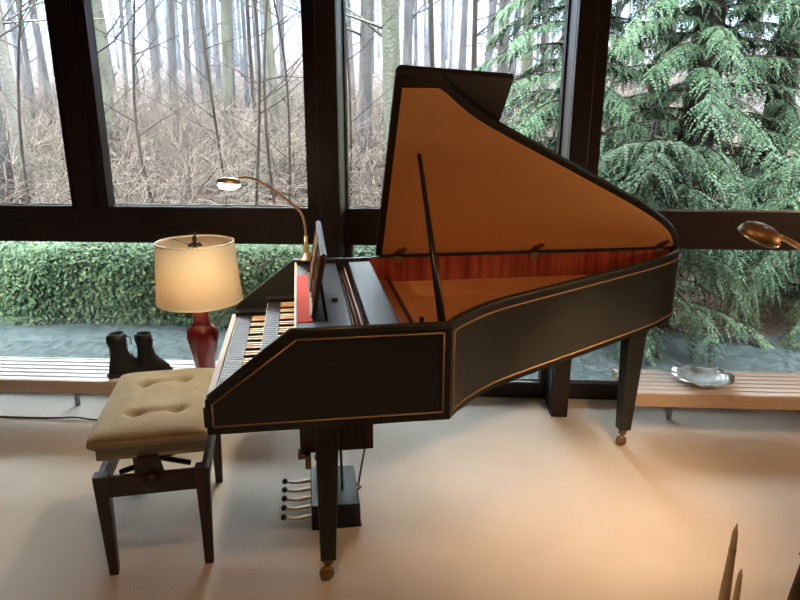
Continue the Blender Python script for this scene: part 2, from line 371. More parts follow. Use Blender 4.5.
# music desk (leaning, seen nearly edge-on): frame and lattice
def DP(y, t, n=0): return (.338 + .042 * t + n, y, .950 + .215 * t)
md = MB()
def dbar(m_, a, b, w=.012):
    a = Vector(a); b = Vector(b); m_.tube([a, b], w / 2, 4, flat=.7)
for a, b in (((.20, .0), (.82, .0)), ((.20, 0), (.20, .95)), ((.82, 0), (.82, 1)), ((.20, .95), (.82, 1)), ((.51, 0), (.51, .98))): dbar(md, DP(*a), DP(*b), .022)
dk = md.build('music_desk', 'darkwood', hp)
la = MB()
for i in range(9):
    y = .21 + i * .066
    dbar(la, DP(y, .02), DP(min(y + .12, .82), .97), .008); dbar(la, DP(y + .07, .02), DP(max(y - .05, .21), .97), .008)
la.build('lattice', 'lattice', dk)
vs = [DP(.205, .50, .006), DP(.82, .55, .006), DP(.82, .99, .006), DP(.205, .94, .006), DP(.205, .50, .010), DP(.82, .55, .010), DP(.82, .99, .010), DP(.205, .94, .010)]
MB().add(vs, [(0, 1, 2, 3), (7, 6, 5, 4), (0, 4, 5, 1), (1, 5, 6, 2), (2, 6, 7, 3), (3, 7, 4, 0)]).build('desk_board', 'pale_grey', dk)
# legs
def hleg(x, y, w0, w1, sh=.004):
    l = MB().taper((x + sh, y), .085, w1, w1, (x, y), ZB, w0, w0).build('leg', 'case', hp, .003)
    c = MB(); c.tube([(x + sh, y, .085), (x + sh, y, .060)], .019, 12); c.tube([(x + sh, y, .062), (x - .014, y - .012, .030)], .010, 8)
    c.lathe([(0, -.011), (.024, -.011), (.027, -.004), (.027, .004), (.024, .011), (0, .011)], n=18, ax=Matrix.Translation((x - .016, y - .012, .027)) @ Matrix.Rotation(PI / 2, 4, 'X'))
    c.build('caster', 'brassdull', l)
hleg(.368, .109, .082, .054, -.010); hleg(.37, .93, .082, .052); hleg(1.866, .875, .090, .056, -.006)
# trap box under the keyboards
tb = MB().box(.277, .530, .165, .42, .468, ZB - .001).build('trap_box', 'redwood', hp, .002)
for k in range(5): MB().box(.40 + k * .024, .412 + k * .024, .155, .165, .478, .63).build('trap_rib', 'black', tb)
for a in ((.255, .277, .19, .25, .595, .642), (.268, .292, .16, .20, .448, .468), (.292, .312, .13, .164, .425, .475)):
    MB().box(*a).build('trap_lever', 'brassdull', tb)

# pedal unit
pu = thing('pedal_box', 'low black pedal box with five brass pedals on the carpet under the harpsichord', 'pedal box', h2w(.40, .52, 0), A)
def pl(x, y): return (x - .40, y - .52)
MB().prism([(-.095, 0), (.105, 0), (.10, .012), (.098, .105), (-.092, .112), (-.095, .012)], 'y', -.135, .17).build('housing', 'deck', pu, .004)
for i in range(5):
    y = -.122 + i * .066
    pts = smooth_curve([(-.09, y, .062), (-.125, y + .004, .055), (-.160, y - .001, .056), (-.200, y, .064)], 4)
    pe = MB().tube(pts, [.010] * (len(pts) // 2) + [.0075] * (len(pts) - len(pts) // 2), 8, flat=.8).build('pedal', 'brass', pu)
    MB().ball((-.203, y, .066), .0125, 12).tube([(-.212, y, .06), (-.2, y, .066)], .008, 8).build('pedal_knob', 'black', pe)
MB().tube([(.035, -.02, .10), (.03, .0, .56)], .006, 8).build('rod', 'black', pu)
MB().tube([(.105, .02, .10), (.160, -.12, .565)], .004, 8).build('rod', 'black', pu)
MB().tube([(.098, .02, .07), (.115, .02, .085), (.098, .02, .10)], .005, 6).build('hook', 'brassdull', pu)

# ------------------------------------------------------------------ stool
st0 = h2w(-.252, .53, 0)
sl = thing('piano_stool', 'dark wooden piano stool with tufted olive velvet seat at the keyboard end', 'stool', st0, A + .048)
sx, sy = .168, .278
for i, j in ((-1, -1), (1, -1), (1, 1), (-1, 1)):
    MB().taper((i * sx * .985, j * sy), .0, .030, .030, (i * sx, j * sy), .40, .050, .046).build('leg', 'darkwood', sl, .002)
ap = MB()
zt_, zb_ = .398, .318
ap.box(-sx, sx, -sy - .02, -sy + .004, zb_, zt_ - .006).box(-sx, sx, sy - .004, sy + .02, zb_, zt_ - .006)
ap.box(-sx - .018, -sx + .004, -sy, sy, zb_, zt_ - .006).box(sx - .004, sx + .018, -sy, sy, zb_, zt_ - .006)
ap.build('apron', 'darkwood', sl, .002)
# scissor lift and knob under the seat
for y in (-.22, .22):
    MB().tube([(-.12, y, .37), (.12, y, .445)], .010, 6).build('lift_arm', 'black', sl); MB().tube([(.12, y + .02, .37), (-.12, y + .02, .445)], .010, 6).build('lift_arm', 'black', sl)
MB().taper((-.01, -sy - .002), .36, .11, .03, (-.01, -sy - .002), .46, .07, .03).build('lift_block', 'darkwood', sl, .004)
MB().box(-.178, .182, -.275, .275, .448, .51).build('seat_board', 'velvet', sl, .004)
MB().lathe([(.0, 0), (.02, 0), (.028, .012), (.028, .03), (.018, .036), (0, .036)], n=18, ax=Matrix.Translation((.0, -sy - .012, .372)) @ Matrix.Rotation(PI / 2, 4, 'X')).build('knob', 'darkwood', sl)
# cushion: rounded grid with tufts
nx, ny = 44, 64; hw, hl = .197, .298; vs = []; fs = []
tufts = [(-.062, -.145), (.082, -.135), (-.072, .125), (.075, .150)]
def ctop(x, y):
    ex, ey = abs(x) / hw, abs(y) / hl
    z = .552 + .030 * (max(0, 1 - ex ** 5)) ** .5 * (max(0, 1 - ey ** 7)) ** .5 - .018
    for a, b in tufts: z -= .024 * math.exp(-((x - a) ** 2 + (y - b) ** 2) / .00055)
    for k in (0, 2):
        a, b = tufts[k], tufts[k + 1]
        t = min(1, max(0, (x - a[0]) / (b[0] - a[0]))); yy = b[1] * t + a[1] * (1 - t)
        dx = 0 if a[0] <= x <= b[0] else min(abs(x - a[0]), abs(x - b[0]))
        z -= .012 * math.exp(-((y - yy) ** 2) / .00013) * math.exp(-dx * dx / .001)
    for k in (0, 1):
        a, b = tufts[k], tufts[k + 2]
        t = min(1, max(0, (y - a[1]) / (b[1] - a[1]))); xx = b[0] * t + a[0] * (1 - t)
        dy = 0 if a[1] <= y <= b[1] else min(abs(y - a[1]), abs(y - b[1]))
        z -= .005 * math.exp(-((x - xx) ** 2) / .00025) * math.exp(-dy * dy / .002)
    return z
for j in range(ny + 1):
    for i in range(nx + 1):
        u = -1 + 2 * i / nx; v = -1 + 2 * j / ny
        X, Y = hw * math.sin(u * PI / 2 * .999), hl * math.sin(v * PI / 2 * .999)
        c = 1 - .018 * (abs(u * v)) ** 6
        vs.append((X * c, Y * c, ctop(X, Y)))
for j in range(ny):
    for i in range(nx): a = j * (nx + 1) + i; fs.append((a, a + 1, a + nx + 2, a + nx + 1))
ring = [i for i in range(nx + 1)] + [(j + 1) * (nx + 1) - 1 for j in range(1, ny + 1)] + [ny * (nx + 1) + i for i in range(nx - 1, -1, -1)] + [j * (nx + 1) for j in range(ny - 1, 0, -1)]
prev = ring
for z, k in ((.520, 1.012), (.512, 1.010), (.503, .985), (.500, .955), (.495, .945)):
    new = []
    for q in ring:
        x, y, _ = vs[q]; new.append(len(vs)); vs.append((x * k, y * k if k > .97 else y * (k + .02), z))
    n = len(ring)
    for i in range(n): fs.append((prev[i], new[i], new[(i + 1) % n], prev[(i + 1) % n])[::-1])
    prev = new
fs.append(tuple(prev[::-1]))
cu = MB(); cu.add(vs, fs, 0, True)
cus = cu.build('cushion', 'velvet', sl)
for a, b in tufts: MB().ball((a, b, ctop(a, b) + .001), .008, 10, sc=(1, 1, .5)).build('button', 'velvet', cus)

# ------------------------------------------------------------------ slatted benches along the window
def bench(label, x0, x1, legs):
    t = thing('slatted_bench', label, 'bench', ((x0 + x1) / 2, 3.22, 0)); cx, cy = (x0 + x1) / 2, 3.22; h = (x1 - x0) / 2
    n = 6; y0, y1 = -.145, .165; w = (y1 - y0) / n
    for i in range(n): MB().box(-h, h, y0 + i * w + .007, y0 + (i + 1) * w - .007, .222, .25).build('slat', 'slat', t, .002)
    MB().box(-h, h, -.160, -.143, .185, .252).build('front_rail', 'slatfront', t, .002)
    MB().box(-h, h, .165, .178, .200, .25).build('back_rail', 'slat', t)
    for lx in legs:
        MB().tube([(lx - cx, .09, 0), (lx - cx, .09, .2)], .014, 12).box(lx - cx - .02, lx - cx + .02, -.143, .165, .198, .222).build('leg', 'alu', t)
bench('long pale slatted bench under the left windows, carrying boots and lamp', -3.2, -.72, (-2.95, -2.0, -.95))
bench('long pale slatted bench under the right windows, carrying a silver dish', 1.0, 3.1, (1.30, 2.2, 2.95))

# power cord
pts = smooth_curve([(-3.1, 3.10, .006), (-2.6, 3.13, .006), (-2.1, 3.125, .006), (-1.92, 3.13, .012), (-1.80, 3.12, .006), (-1.66, 3.15, .006), (-1.5, 3.25, .006), (-1.3, 3.5, .006)], 8)
MB().tube(pts, .005, 6).build('power_cord', 'cord', label='thin dark power cord lying on the carpet along the left bench', cat='cord')

# ------------------------------------------------------------------ table lamp
tl = thing('table_lamp', 'lit table lamp with cream drum shade and red ceramic body on the left bench', 'table lamp', (-1.208, 3.22, .251))
MB().lathe([(.062, 0), (.064, .012), (.052, .02), (.052, .035), (.062, .10), (.074, .16), (.083, .21), (.080, .245), (.056, .270), (.042, .285), (.040, .345), (.030, .352), (.008, .355)], n=36).build('lamp_body', 'vase', tl)
MB().tube([(0, 0, .355), (0, 0, .47)], .006, 8).build('stem', 'brassdull', tl)
MB().ball((0, 0, .50), .030, 14, sc=(1, 1, 1.2)).build('bulb', 'bulb2', tl)
rt_, rb_, z0_, z1_ = .194, .217, .405, .715
sh = MB().lathe([(rb_, z0_), (rt_, z1_), (rt_ - .004, z1_), (rb_ - .004, z0_), (rb_, z0_)], n=64, cap=False).build('lamp_shade', 'shade', tl)
MB().lathe([(rb_ + .002, z0_), (rb_ + .002, z0_ + .008), (rb_ - .006, z0_ + .008), (rb_ - .006, z0_), (rb_ + .002, z0_)], n=64, cap=False).build('shade_trim', 'bone', sh)
MB().lathe([(rt_ + .002, z1_ - .004), (rt_ + .002, z1_ + .004), (rt_ - .005, z1_ + .004), (rt_ - .005, z1_ - .004), (rt_ + .002, z1_ - .004)], n=64, cap=False).build('shade_trim', 'bone', sh)
hb = MB()
for k in range(3):
    a = k * 2 * PI / 3 + .4; hb.tube([(0, 0, .69), (rt_ * .985 * math.cos(a), rt_ * .985 * math.sin(a), .705)], .0025, 6)
hb.tube([(-.035, 0, .47), (-.05, 0, .57), (-.02, 0, .68), (0, 0, .69), (.02, 0, .68), (.05, 0, .57), (.035, 0, .47)], .0025, 6).build('harp_wire', 'brassdull', tl)
fm = MB().ball((0, 0, .705), .016, 10).ball((0, 0, .73), .013, 10, sc=(1, 1, 1.4)).ball((.004, 0, .758), .008, 8, sc=(1, 1, 1.5))
for k in range(5):
    a = k * 2 * PI / 5; fm.ball((.026 * math.cos(a), .026 * math.sin(a), .700), .013, 8, sc=(1, 1, .7))
fm.build('finial', 'black', tl)

# ------------------------------------------------------------------ brass desk lamp on the harpsichord
dp = h2w(.328, 1.005, .966)
dl = thing('desk_lamp', 'lit slim brass reading lamp with curved arm on the harpsichord behind the music desk', 'lamp', dp, A)
MB().lathe([(.030, 0), (.030, .008), (.018, .014), (.012, .05), (.014, .06), (.008, .075), (.008, .11)], n=20).build('base', 'brass', dl)
arm = smooth_curve([(0, 0, .10), (-.001, -.002, .15), (-.018, -.01, .215), (-.075, -.03, .275), (-.165, -.065, .345), (-.215, -.085, .372), (-.262, -.10, .378)], 6)
MB().tube(arm, .0055, 10).build('arm', 'brass', dl)
hc = Vector((-.302, -.115, .368))
rot = Matrix.Rotation(.12, 4, 'Y')
def dome(mb, c, rot, r, h, mi=0, sq=.72):
    prof = [(r, 0), (r * .98, h * .28), (r * .86, h * .6), (r * .6, h * .86), (r * .25, h * .98), (.001, h), (.001, h - .004), (r * .58, h * .84 - .003), (r * .84, h * .56), (r * .94, 0), (r, 0)]
    ax = Matrix.Translation(c) @ rot @ Matrix.Diagonal((1, sq, 1, 1))
    return mb.lathe(prof, n=32, ax=ax, cap=False)
hd = dome(MB(), hc - Vector((0, 0, .012)), rot, .050, .024).build('lamp_head', 'brass', dl)
MB().ball(hc - Vector((0, 0, .018)), .045, 16, sc=(1, .68, .45)).build('bulb', 'bulb', hd)

# ------------------------------------------------------------------ reading lamp reaching in from the right
hx = Vector((.985, 2.0, 1.245))
fl = thing('floor_lamp', 'brass reading lamp with dish-shaped head and arm reaching in from the right edge', 'floor lamp', (1.62, 2.02, 0))
O = Vector((1.62, 2.02, 0))
dirv = Vector((-.30, .42, -1.0)).normalized()          # where the head shines
z_ = -dirv; x_ = Vector((1, 0, -.25)); x_ = (x_ - z_ * x_.dot(z_)).normalized(); y_ = z_.cross(x_)
R_ = Matrix((x_, y_, z_)).transposed().to_4x4()
hd = dome(MB(), hx - O, R_, .064, .034, sq=.85)
hd.lathe([(.066, -.003), (.066, .003), (.060, .003), (.060, -.003), (.066, -.003)], n=32, ax=Matrix.Translation(hx - O) @ R_ @ Matrix.Diagonal((1, .85, 1, 1)), cap=False, mi=1)
hd = hd.build('lamp_head', ['brassdull', 'silver'], fl)
MB().lathe([(0, .004), (.040, .004), (.040, .010), (0, .010)], n=20, ax=Matrix.Translation(hx - O) @ R_ @ Matrix.Diagonal((1, .85, 1, 1))).build('bulb', 'bulb', hd)
a0 = hx - O + R_.to_3x3() @ Vector((.055, .0, .018))
MB().tube(smooth_curve([a0, a0 + Vector((.06, .005, -.030)), (-.36, .01, 1.12), (-.12, 0, 1.0), (-.02, 0, .97), (0, 0, .93)], 6), .0085, 10).build('arm', 'brass', fl)
MB().tube([(0, 0, .95), (0, 0, .02)], .011, 12).build('pole', 'brassdull', fl)
MB().lathe([(.13, 0), (.13, .012), (.12, .02), (.02, .026), (.012, .05)], n=36).build('base', 'brassdull', fl)

# ------------------------------------------------------------------ boots
def boot(label, x, y, rz, sc=1):
    t = thing('ankle_boot', label, 'boot', (x, y, .251), rz, 'black ankle boots on the left bench'); t.scale = (sc * .92, sc, sc)
    secs = [(.244, 0, .052, .040), (.20, 0, .052, .039), (.15, .002, .050, .037), (.11, .010, .060, .039), (.075, .028, .085, .041), (.045, .045, .108, .044), (.018, .050, .118, .045)]
    vs = []; n = 24
    for z, cx, a, b in secs:
        for j in range(n):
            an = 2 * PI * j / n; ca = math.cos(an); sa = math.sin(an)
            tw = 1 - .12 * max(0, ca)
            vs.append((cx + a * ca, b * sa * tw, z))
    fs = [(i * n + j, (i + 1) * n + j, (i + 1) * n + (j + 1) % n, i * n + (j + 1) % n) for i in range(len(secs) - 1) for j in range(n)]
    # hollow mouth
    k0 = len(vs)
    for z, cx, a, b in ((.246, 0, .045, .034), (.17, 0, .044, .032)):
        for j in range(n): an = 2 * PI * j / n; vs.append((cx + a * math.cos(an), b * math.sin(an), z))
    fs += [(j, (j + 1) % n, k0 + (j + 1) % n, k0 + j) for j in range(n)] + [(k0 + j, k0 + (j + 1) % n, k0 + n + (j + 1) % n, k0 + n + j) for j in range(n)]
    fs += [tuple(range(k0 + n, k0 + 2 * n)), tuple(range((len(secs) - 1) * n, len(secs) * n))[::-1]]
    MB().add(vs, fs, 0, True).build('upper', 'boot', t)
    so = [(.050 + .124 * math.cos(2 * PI * j / 28), .047 * math.sin(2 * PI * j / 28) * (1 - .12 * max(0, math.cos(2 * PI * j / 28)))) for j in range(28)]
    MB().prism(so, 'z', .004, .022).box(-.072, -.01, -.036, .036, 0, .006).build('sole', 'lace', t, .002)
    lc_ = MB()
    for k in range(6):
        z = .10 + k * .024; xx = .052 + max(0, (.13 - z)) * .9
        lc_.tube([(xx - .006, -.030, z), (xx + .006, 0, z + .004), (xx - .006, .030, z)], .0035, 6)
    lc_.tube([(.05, .0, .225), (.075, -.03, .215), (.065, -.05, .18)], .003, 6)
    lc_.build('laces', 'lace', t)
    MB().tube([(-.050, 0, .240), (-.056, 0, .225), (-.056, 0, .195), (-.05, 0, .185)], .006, 6, flat=.6).build('pull_tab', 'boot', t)
boot('black ankle boot nearer the camera, heel out over the bench front, leftmost of the pair', -1.652, 3.165, .75, .95)
boot('black ankle boot with toe pointing at the lamp, right one of the pair', -1.535, 3.225, .06, .88)

# ------------------------------------------------------------------ dish
dsh = MB(); n = 64
prof = [(.0, .004), (.055, .004), (.085, .010), (.115, .024), (.150, .032), (.152, .036), (.115, .030), (.085, .016), (.05, .009), (0, .009)]
vs = []
for r, z in prof:
    for j in range(n):
        a = 2 * PI * j / n
        k = 1 + .055 * (abs(math.cos(4 * a)) - .5) * min(1, r / .1)
        vs.append((r * k * math.cos(a), r * k * math.sin(a), z + (.004 * math.cos(8 * a) if r > .11 else 0)))
fs = [(i * n + j, i * n + (j + 1) % n, (i + 1) * n + (j + 1) % n, (i + 1) * n + j) for i in range(len(prof) - 1) for j in range(n)]
dsh.add(vs, fs, 0, True).build('silver_dish', 'glassdish', label='silver scalloped dish lying on the right bench', cat='dish', loc=(1.425, 3.255, .249))

# ------------------------------------------------------------------ candles by the bottom right corner, on a low table below the frame
tb_ = thing('low_table', 'small dark low table below the lower right corner, under the candles', 'table', (.78, 1.0, 0))
MB().box(-.32, .32, -.22, .22, .395, .42).build('table_top', 'tablewood', tb_, .003)
for i in (-1, 1):
    for j in (-1, 1): MB().taper((i * .28, j * .18), 0, .025, .025, (i * .28, j * .18), .395, .04, .04).build('leg', 'tablewood', tb_)
def cndl(label, x, y, z1, r0, r1, ring):
    t = thing('candle', label, 'candle', (x, y, .4205), 0)
    h = z1 - .4205
    MB().lathe([(r0, 0), (r0 * .97, h * .1), (r1 * 1.25, h * .86), (r1, h * .95), (r1 * .5, h * .975), (.001, h * .98)], n=8 if ring else 12).build('wax', 'candle', t)
    MB().tube([(0, 0, h * .975), (.001, 0, h)], .0018, 6).build('wick', 'bone', t)
    if ring: MB().lathe([(r1 * 1.30, h * .845), (r1 * 1.45, h * .855), (r1 * 1.30, h * .865)], n=12, cap=False).build('ring', 'brass', t)
cndl('taller tan tapering candle with a thin ring near its tip, bottom right', .604, 1.14, .829, .019, .0055, True)
cndl('shorter tan candle close behind the ringed taller one, bottom right', .652, 1.185, .690, .012, .0045, False)
MB().ball((0, 0, .012), .012, 14).tube([(0, 0, 0), (0, 0, .19)], .004, 8).ball((0, 0, .197), .010, 12).build('brass_bead_stand', 'brass', label='tiny brass ball beside the base of the taller candle', cat='ornament', loc=(.565, 1.095, .4205))
oc = MB().lathe([(.050, 0), (.046, .1), (.032, .25), (.018, .38), (.001, .44)], n=14).tube([(-.020, -.005, .335), (-.038, -.008, .350)], .003, 6)
oc.build('dark_cone_ornament', 'darkcone', label='dark brown pointed cone ornament at the bottom right edge', cat='ornament', loc=(.768, 1.14, .4205))

# ------------------------------------------------------------------ outside
def gz(x, y):
    if y < 6.2: return -.10
    return -.10 + (y - 6.2) * .125 + .10 * math.sin(x * .7 + y * .3) * min(1, (y - 6.2) / 4) + (.02 * (y - 30) if y > 30 else 0)
vs = []; fs = []; NX, NY = 60, 80
for j in range(NY + 1):
    y = 4.75 + (75 - 4.75) * (j / NY) ** 1.8
    for i in range(NX + 1):
        x = (-1 + 2 * i / NX) * (10 + y * .9); vs.append((x, y, gz(x, y) + (rng.random() - .5) * .04 * (j > 0)))
for j in range(NY):
    for i in range(NX): a = j * (NX + 1) + i; fs.append((a, a + 1, a + NX + 2, a + NX + 1))
MB().add(vs, fs, 0, True).build('ground', 'forest', kind=S)
MB().box(-14, 14, 3.70, 5.04, -.2, -.08).build('ground_paving', 'patio', kind=S)

# hedge
def leafcloud(mb, gen, n, s, mi=0):
    for _ in range(n):
        p, nr = gen()
        a = Vector((rng.gauss(0, 1), rng.gauss(0, 1), rng.gauss(0, 1))); nr = (Vector(nr) + a * .35).normalized()
        u = nr.cross(Vector((rng.random() - .5, rng.random() - .5, rng.random() - .5))).normalized(); v = nr.cross(u)
        k = s * (.6 + rng.random() * .8); u *= k; v *= k * .55; p = Vector(p)
        mb.add([p - u, p - v, p + u, p + v], [(0, 1, 2, 3)], mi)
def hedgeob(x0, x1, y0, y1, h, n, label):
    hg = thing('hedge', label, 'hedge', ((x0 + x1) / 2, (y0 + y1) / 2, -.1)); cx, cy = (x0 + x1) / 2, (y0 + y1) / 2
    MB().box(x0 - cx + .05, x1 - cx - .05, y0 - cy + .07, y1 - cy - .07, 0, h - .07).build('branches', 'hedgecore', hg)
    mb = MB()
    def gen():
        x = x0 + rng.random() * (x1 - x0) - cx
        bump = .05 * math.sin(x * 3.1) + .04 * math.sin(x * 7.7 + 1)
        if rng.random() < .5:
            z = rng.random() * h; r = .12 * max(0, (z - h + .25) / .25) ** 2
            return (x, y0 - cy + r + bump * .6 + rng.gauss(0, .03), z), (0, -1, .5)
        y = y0 + rng.random() * (y1 - y0) - cy; return (x, y, h - .12 * max(0, ((y0 - cy + .25 - y) / .25)) ** 2 + bump * .5 + rng.gauss(0, .025)), (0, -.2, 1)
    leafcloud(mb, gen, n, .018)
    mb.build('leaves', 'hedge', hg, kind='stuff')
hedgeob(-6.5, .55, 5.0, 6.1, .62, 62000, 'long clipped green hedge outside the lower left windows')

# forest litter
mb = MB()
def gen():
    y = 6.3 + 22 * rng.random() ** 1.6; x = (rng.random() * 2 - 1) * (1.5 + y * .75); return (x, y, gz(x, y) + .02 + rng.random() * .05), (0, 0, 1)
leafcloud(mb, gen, 9000, .07)
mb.build('leaf_litter', 'litter', kind='stuff', label='fallen brown leaves covering the forest ground', cat='leaves')

# brushwood tangle
def shrub(x, y, h, n, label, mtl='twig', grp='bare shrubs on the forest floor'):
    mb = MB(); z0 = gz(x, y)
    for _ in range(n):
        a = rng.random() * 2 * PI; b = Vector((rng.gauss(0, .35), rng.gauss(0, .25), 0)); L_ = h * (.5 + rng.random() * .7)
        d = Vector((math.cos(a) * rng.random() * 2.2, math.sin(a) * .5, .9)).normalized(); pts = [b]; q = b.copy()
        for k in range(4):
            d = (d + Vector((rng.gauss(0, .42), rng.gauss(0, .3), rng.gauss(0, .3) - .08))).normalized(); q = q + d * L_ / 4; pts.append(q)
        r = .006 + .004 * rng.random(); mb.tube(pts, [r, r * .85, r * .7, r * .5, r * .3], 3, cap=False)
        for k in (1, 2, 3, 3):
            dd = (d + Vector((rng.gauss(0, .8), rng.gauss(0, .6), rng.gauss(0, .4)))).normalized(); s_ = pts[k]
            e1 = s_ + dd * L_ * .22; e2 = e1 + (dd + Vector((rng.gauss(0, .4), rng.gauss(0, .4), rng.gauss(0, .3)))).normalized() * L_ * .16
            mb.tube([s_, e1, e2], [r * .5, r * .4, r * .25], 3, cap=False)
    mb.build('bare_shrub', mtl, label=label, cat='shrub', group=grp, loc=(x, y, z0))
for i in range(46):
    y = 7.0 + 9 * (i % 9) / 9 + rng.random() * .9; x = -(1.0 + y * .62) + (1.35 + y * .95) * ((i * .618) % 1) * 1.0
    shrub(x, y, .8 + rng.random() * .4 + .03 * y, 75, 'tangled leafless grey shrub among fallen leaves in the woods')
for i in range(26):
    y = 15.5 + 10 * (i % 7) / 7 + rng.random() * 1.2; x = -(y * .66) + (y * 1.12) * ((i * .618 + .2) % 1)
    shrub(x, y, 1.5 + rng.random() * .6, 70, 'broad leafless thicket further back between the misty trunks', grp='bare thickets further back')

# trunks
def tree(u, w, Y, mtl, label, lean=0, fork=True, grp=None, dark=False, h=None):
    # u: bearing (tan of the angle from straight ahead), w: trunk radius, Y: distance
    x = u * Y; z0 = gz(x, Y) - .1; H = h or 9 + rng.random() * 3
    mb = MB(); pts = []; rad = []
    ph = rng.random() * 6; am = .04 + .12 * rng.random()
    for k in range(11):
        t = k / 10; pts.append(Vector((lean * t * H + am * math.sin(ph + t * 4), am * math.cos(ph + t * 3), t * H))); rad.append(w * (1.35 if k == 0 else 1.08 - .5 * t))
    mb.tube(pts, rad, 9 if w > .05 else 6)
    nb = 7 if (Y > 22 or w < .03) else 13
    bm = MB()
    for k in range(nb):
        t = .16 + .6 * rng.random(); i = int(t * 10); s_ = pts[i].lerp(pts[i + 1], t * 10 - i); sg = rng.choice((-1, 1)); L_ = (1.1 + rng.random() * 1.6) * (.6 + w * 3)
        d = Vector((sg * (.7 + .4 * rng.random()), rng.gauss(0, .4), .25 + .7 * rng.random())).normalized(); q = s_; bp_ = [s_]
        for j in range(4):
            d = (d + Vector((rng.gauss(0, .2), rng.gauss(0, .2), rng.gauss(.05, .15)))).normalized(); q = q + d * L_ / 4; bp_.append(q)
        r = max(.008, w * .22); bm.tube(bp_, [r, r * .7, r * .5, r * .35, r * .15], 4, cap=False)
        for j in (1, 2, 3):
            d2 = (d + Vector((rng.gauss(0, .7), rng.gauss(0, .5), rng.gauss(.1, .5)))).normalized()
            m1 = bp_[j] + d2 * L_ * .2; m2 = m1 + (d2 + Vector((rng.gauss(0, .3), 0, rng.gauss(0, .3)))) * L_ * .15
            bm.tube([bp_[j], m1, m2], [r * .4, r * .25, r * .12], 3, cap=False)
    t = thing('tree', label, 'tree', (x, Y, z0), 0, grp)
    mb.build('trunk', mtl, t); bm.build('branches', mtl, t)
def B(px):   # bearing of a photograph column at upper-window height
    k = (px - 400) / F; return (k * math.cos(0) - .0501) / (1 + .0501 * k)
def wr(px, Y): return px * Y / F / 2
mains = [(6, 13, 9, 'bark', 'grey trunk at the far left edge of the photo'), (28, 12, 9.5, 'barkpale', 'pale thick trunk seen in the left window beside the first frame post'),
 (44, 5, 16, 'bark', 0), (59, 6, 18, 'bark', 0), (104, 13, 11, 'bark', 'stout grey trunk just right of the first window post'), (124, 11, 12.5, 'barkmoss', 'mossy grey trunk, second right of the first window post'),
 (141, 4, 21, 'bark', 0), (152, 4, 26, 'bark', 0), (170, 6, 18, 'bark', 0), (187, 8, 17, 'bark', 0), (203, 6, 19, 'bark', 0), (214, 7, 16, 'bark', 0), (238, 9, 14, 'barkmoss', 'mossy trunk above the brass reading lamp arm'),
 (251, 4, 20, 'bark', 0), (265, 4, 16, 'barkdark', 0), (276, 8, 14, 'barkmoss', 'slim mossy trunk left of the middle column'), (291, 4, 24, 'bark', 0),
 (352, 5, 20, 'bark', 0), (371, 13, 11.5, 'bark', 'grey trunk standing close left behind the big mossy one'), (383, 17, 9.5, 'barkmoss', 'big mossy trunk between the middle column and the lid'),
 (412, 9, 16, 'bark', 0), (428, 5, 15, 'barkdark', 0), (441, 4, 23, 'bark', 0), (457, 4, 20, 'bark', 0), (471, 5, 14, 'barkdark', 0), (495, 11, 12, 'bark', 'grey trunk right above the folded lid flap'), (508, 6, 18, 'bark', 0),
 (521, 11, 10.5, 'barkmoss', 'mossy trunk left of the conifer boughs in the middle window'), (536, 8, 14, 'bark', 0), (549, 5, 20, 'bark', 0), (562, 5, 17, 'bark', 0)]
for px, w, Y, mm, lb in mains:
    if lb: tree(B(px), wr(w, Y), Y, mm, lb, lean=rng.gauss(0, .01))
    else: tree(B(px), wr(w, Y), Y, mm, 'slender leafless tree standing in the misty wood', grp='slender trees in the misty wood', lean=rng.gauss(0, .012))
for i in range(75):
    Y = 19 + 27 * ((i * .618) % 1); u = -.68 + 1.15 * ((i * .7548) % 1) + rng.gauss(0, .01)
    tree(u, .05 + .08 * rng.random() ** 2, Y, 'bark', 'distant thin bare tree far back in the mist', grp='distant bare trees', lean=rng.gauss(0, .015), h=11 + rng.random() * 4)

for px, Y, hh in ((36, 7.6, 4), (165, 8.2, 3.4), (262, 7.4, 4.2), (283, 8.0, 4.6), (296, 9.0, 4), (349, 8.6, 4), (119, 9.4, 4.4), (222, 9.2, 4.2), (548, 8.8, 4)):
    tree(B(px), .018, Y, 'barkdark', 'thin dark branching sapling in front of the thicker trunks', grp='thin dark saplings', lean=rng.gauss(0, .10), h=hh)
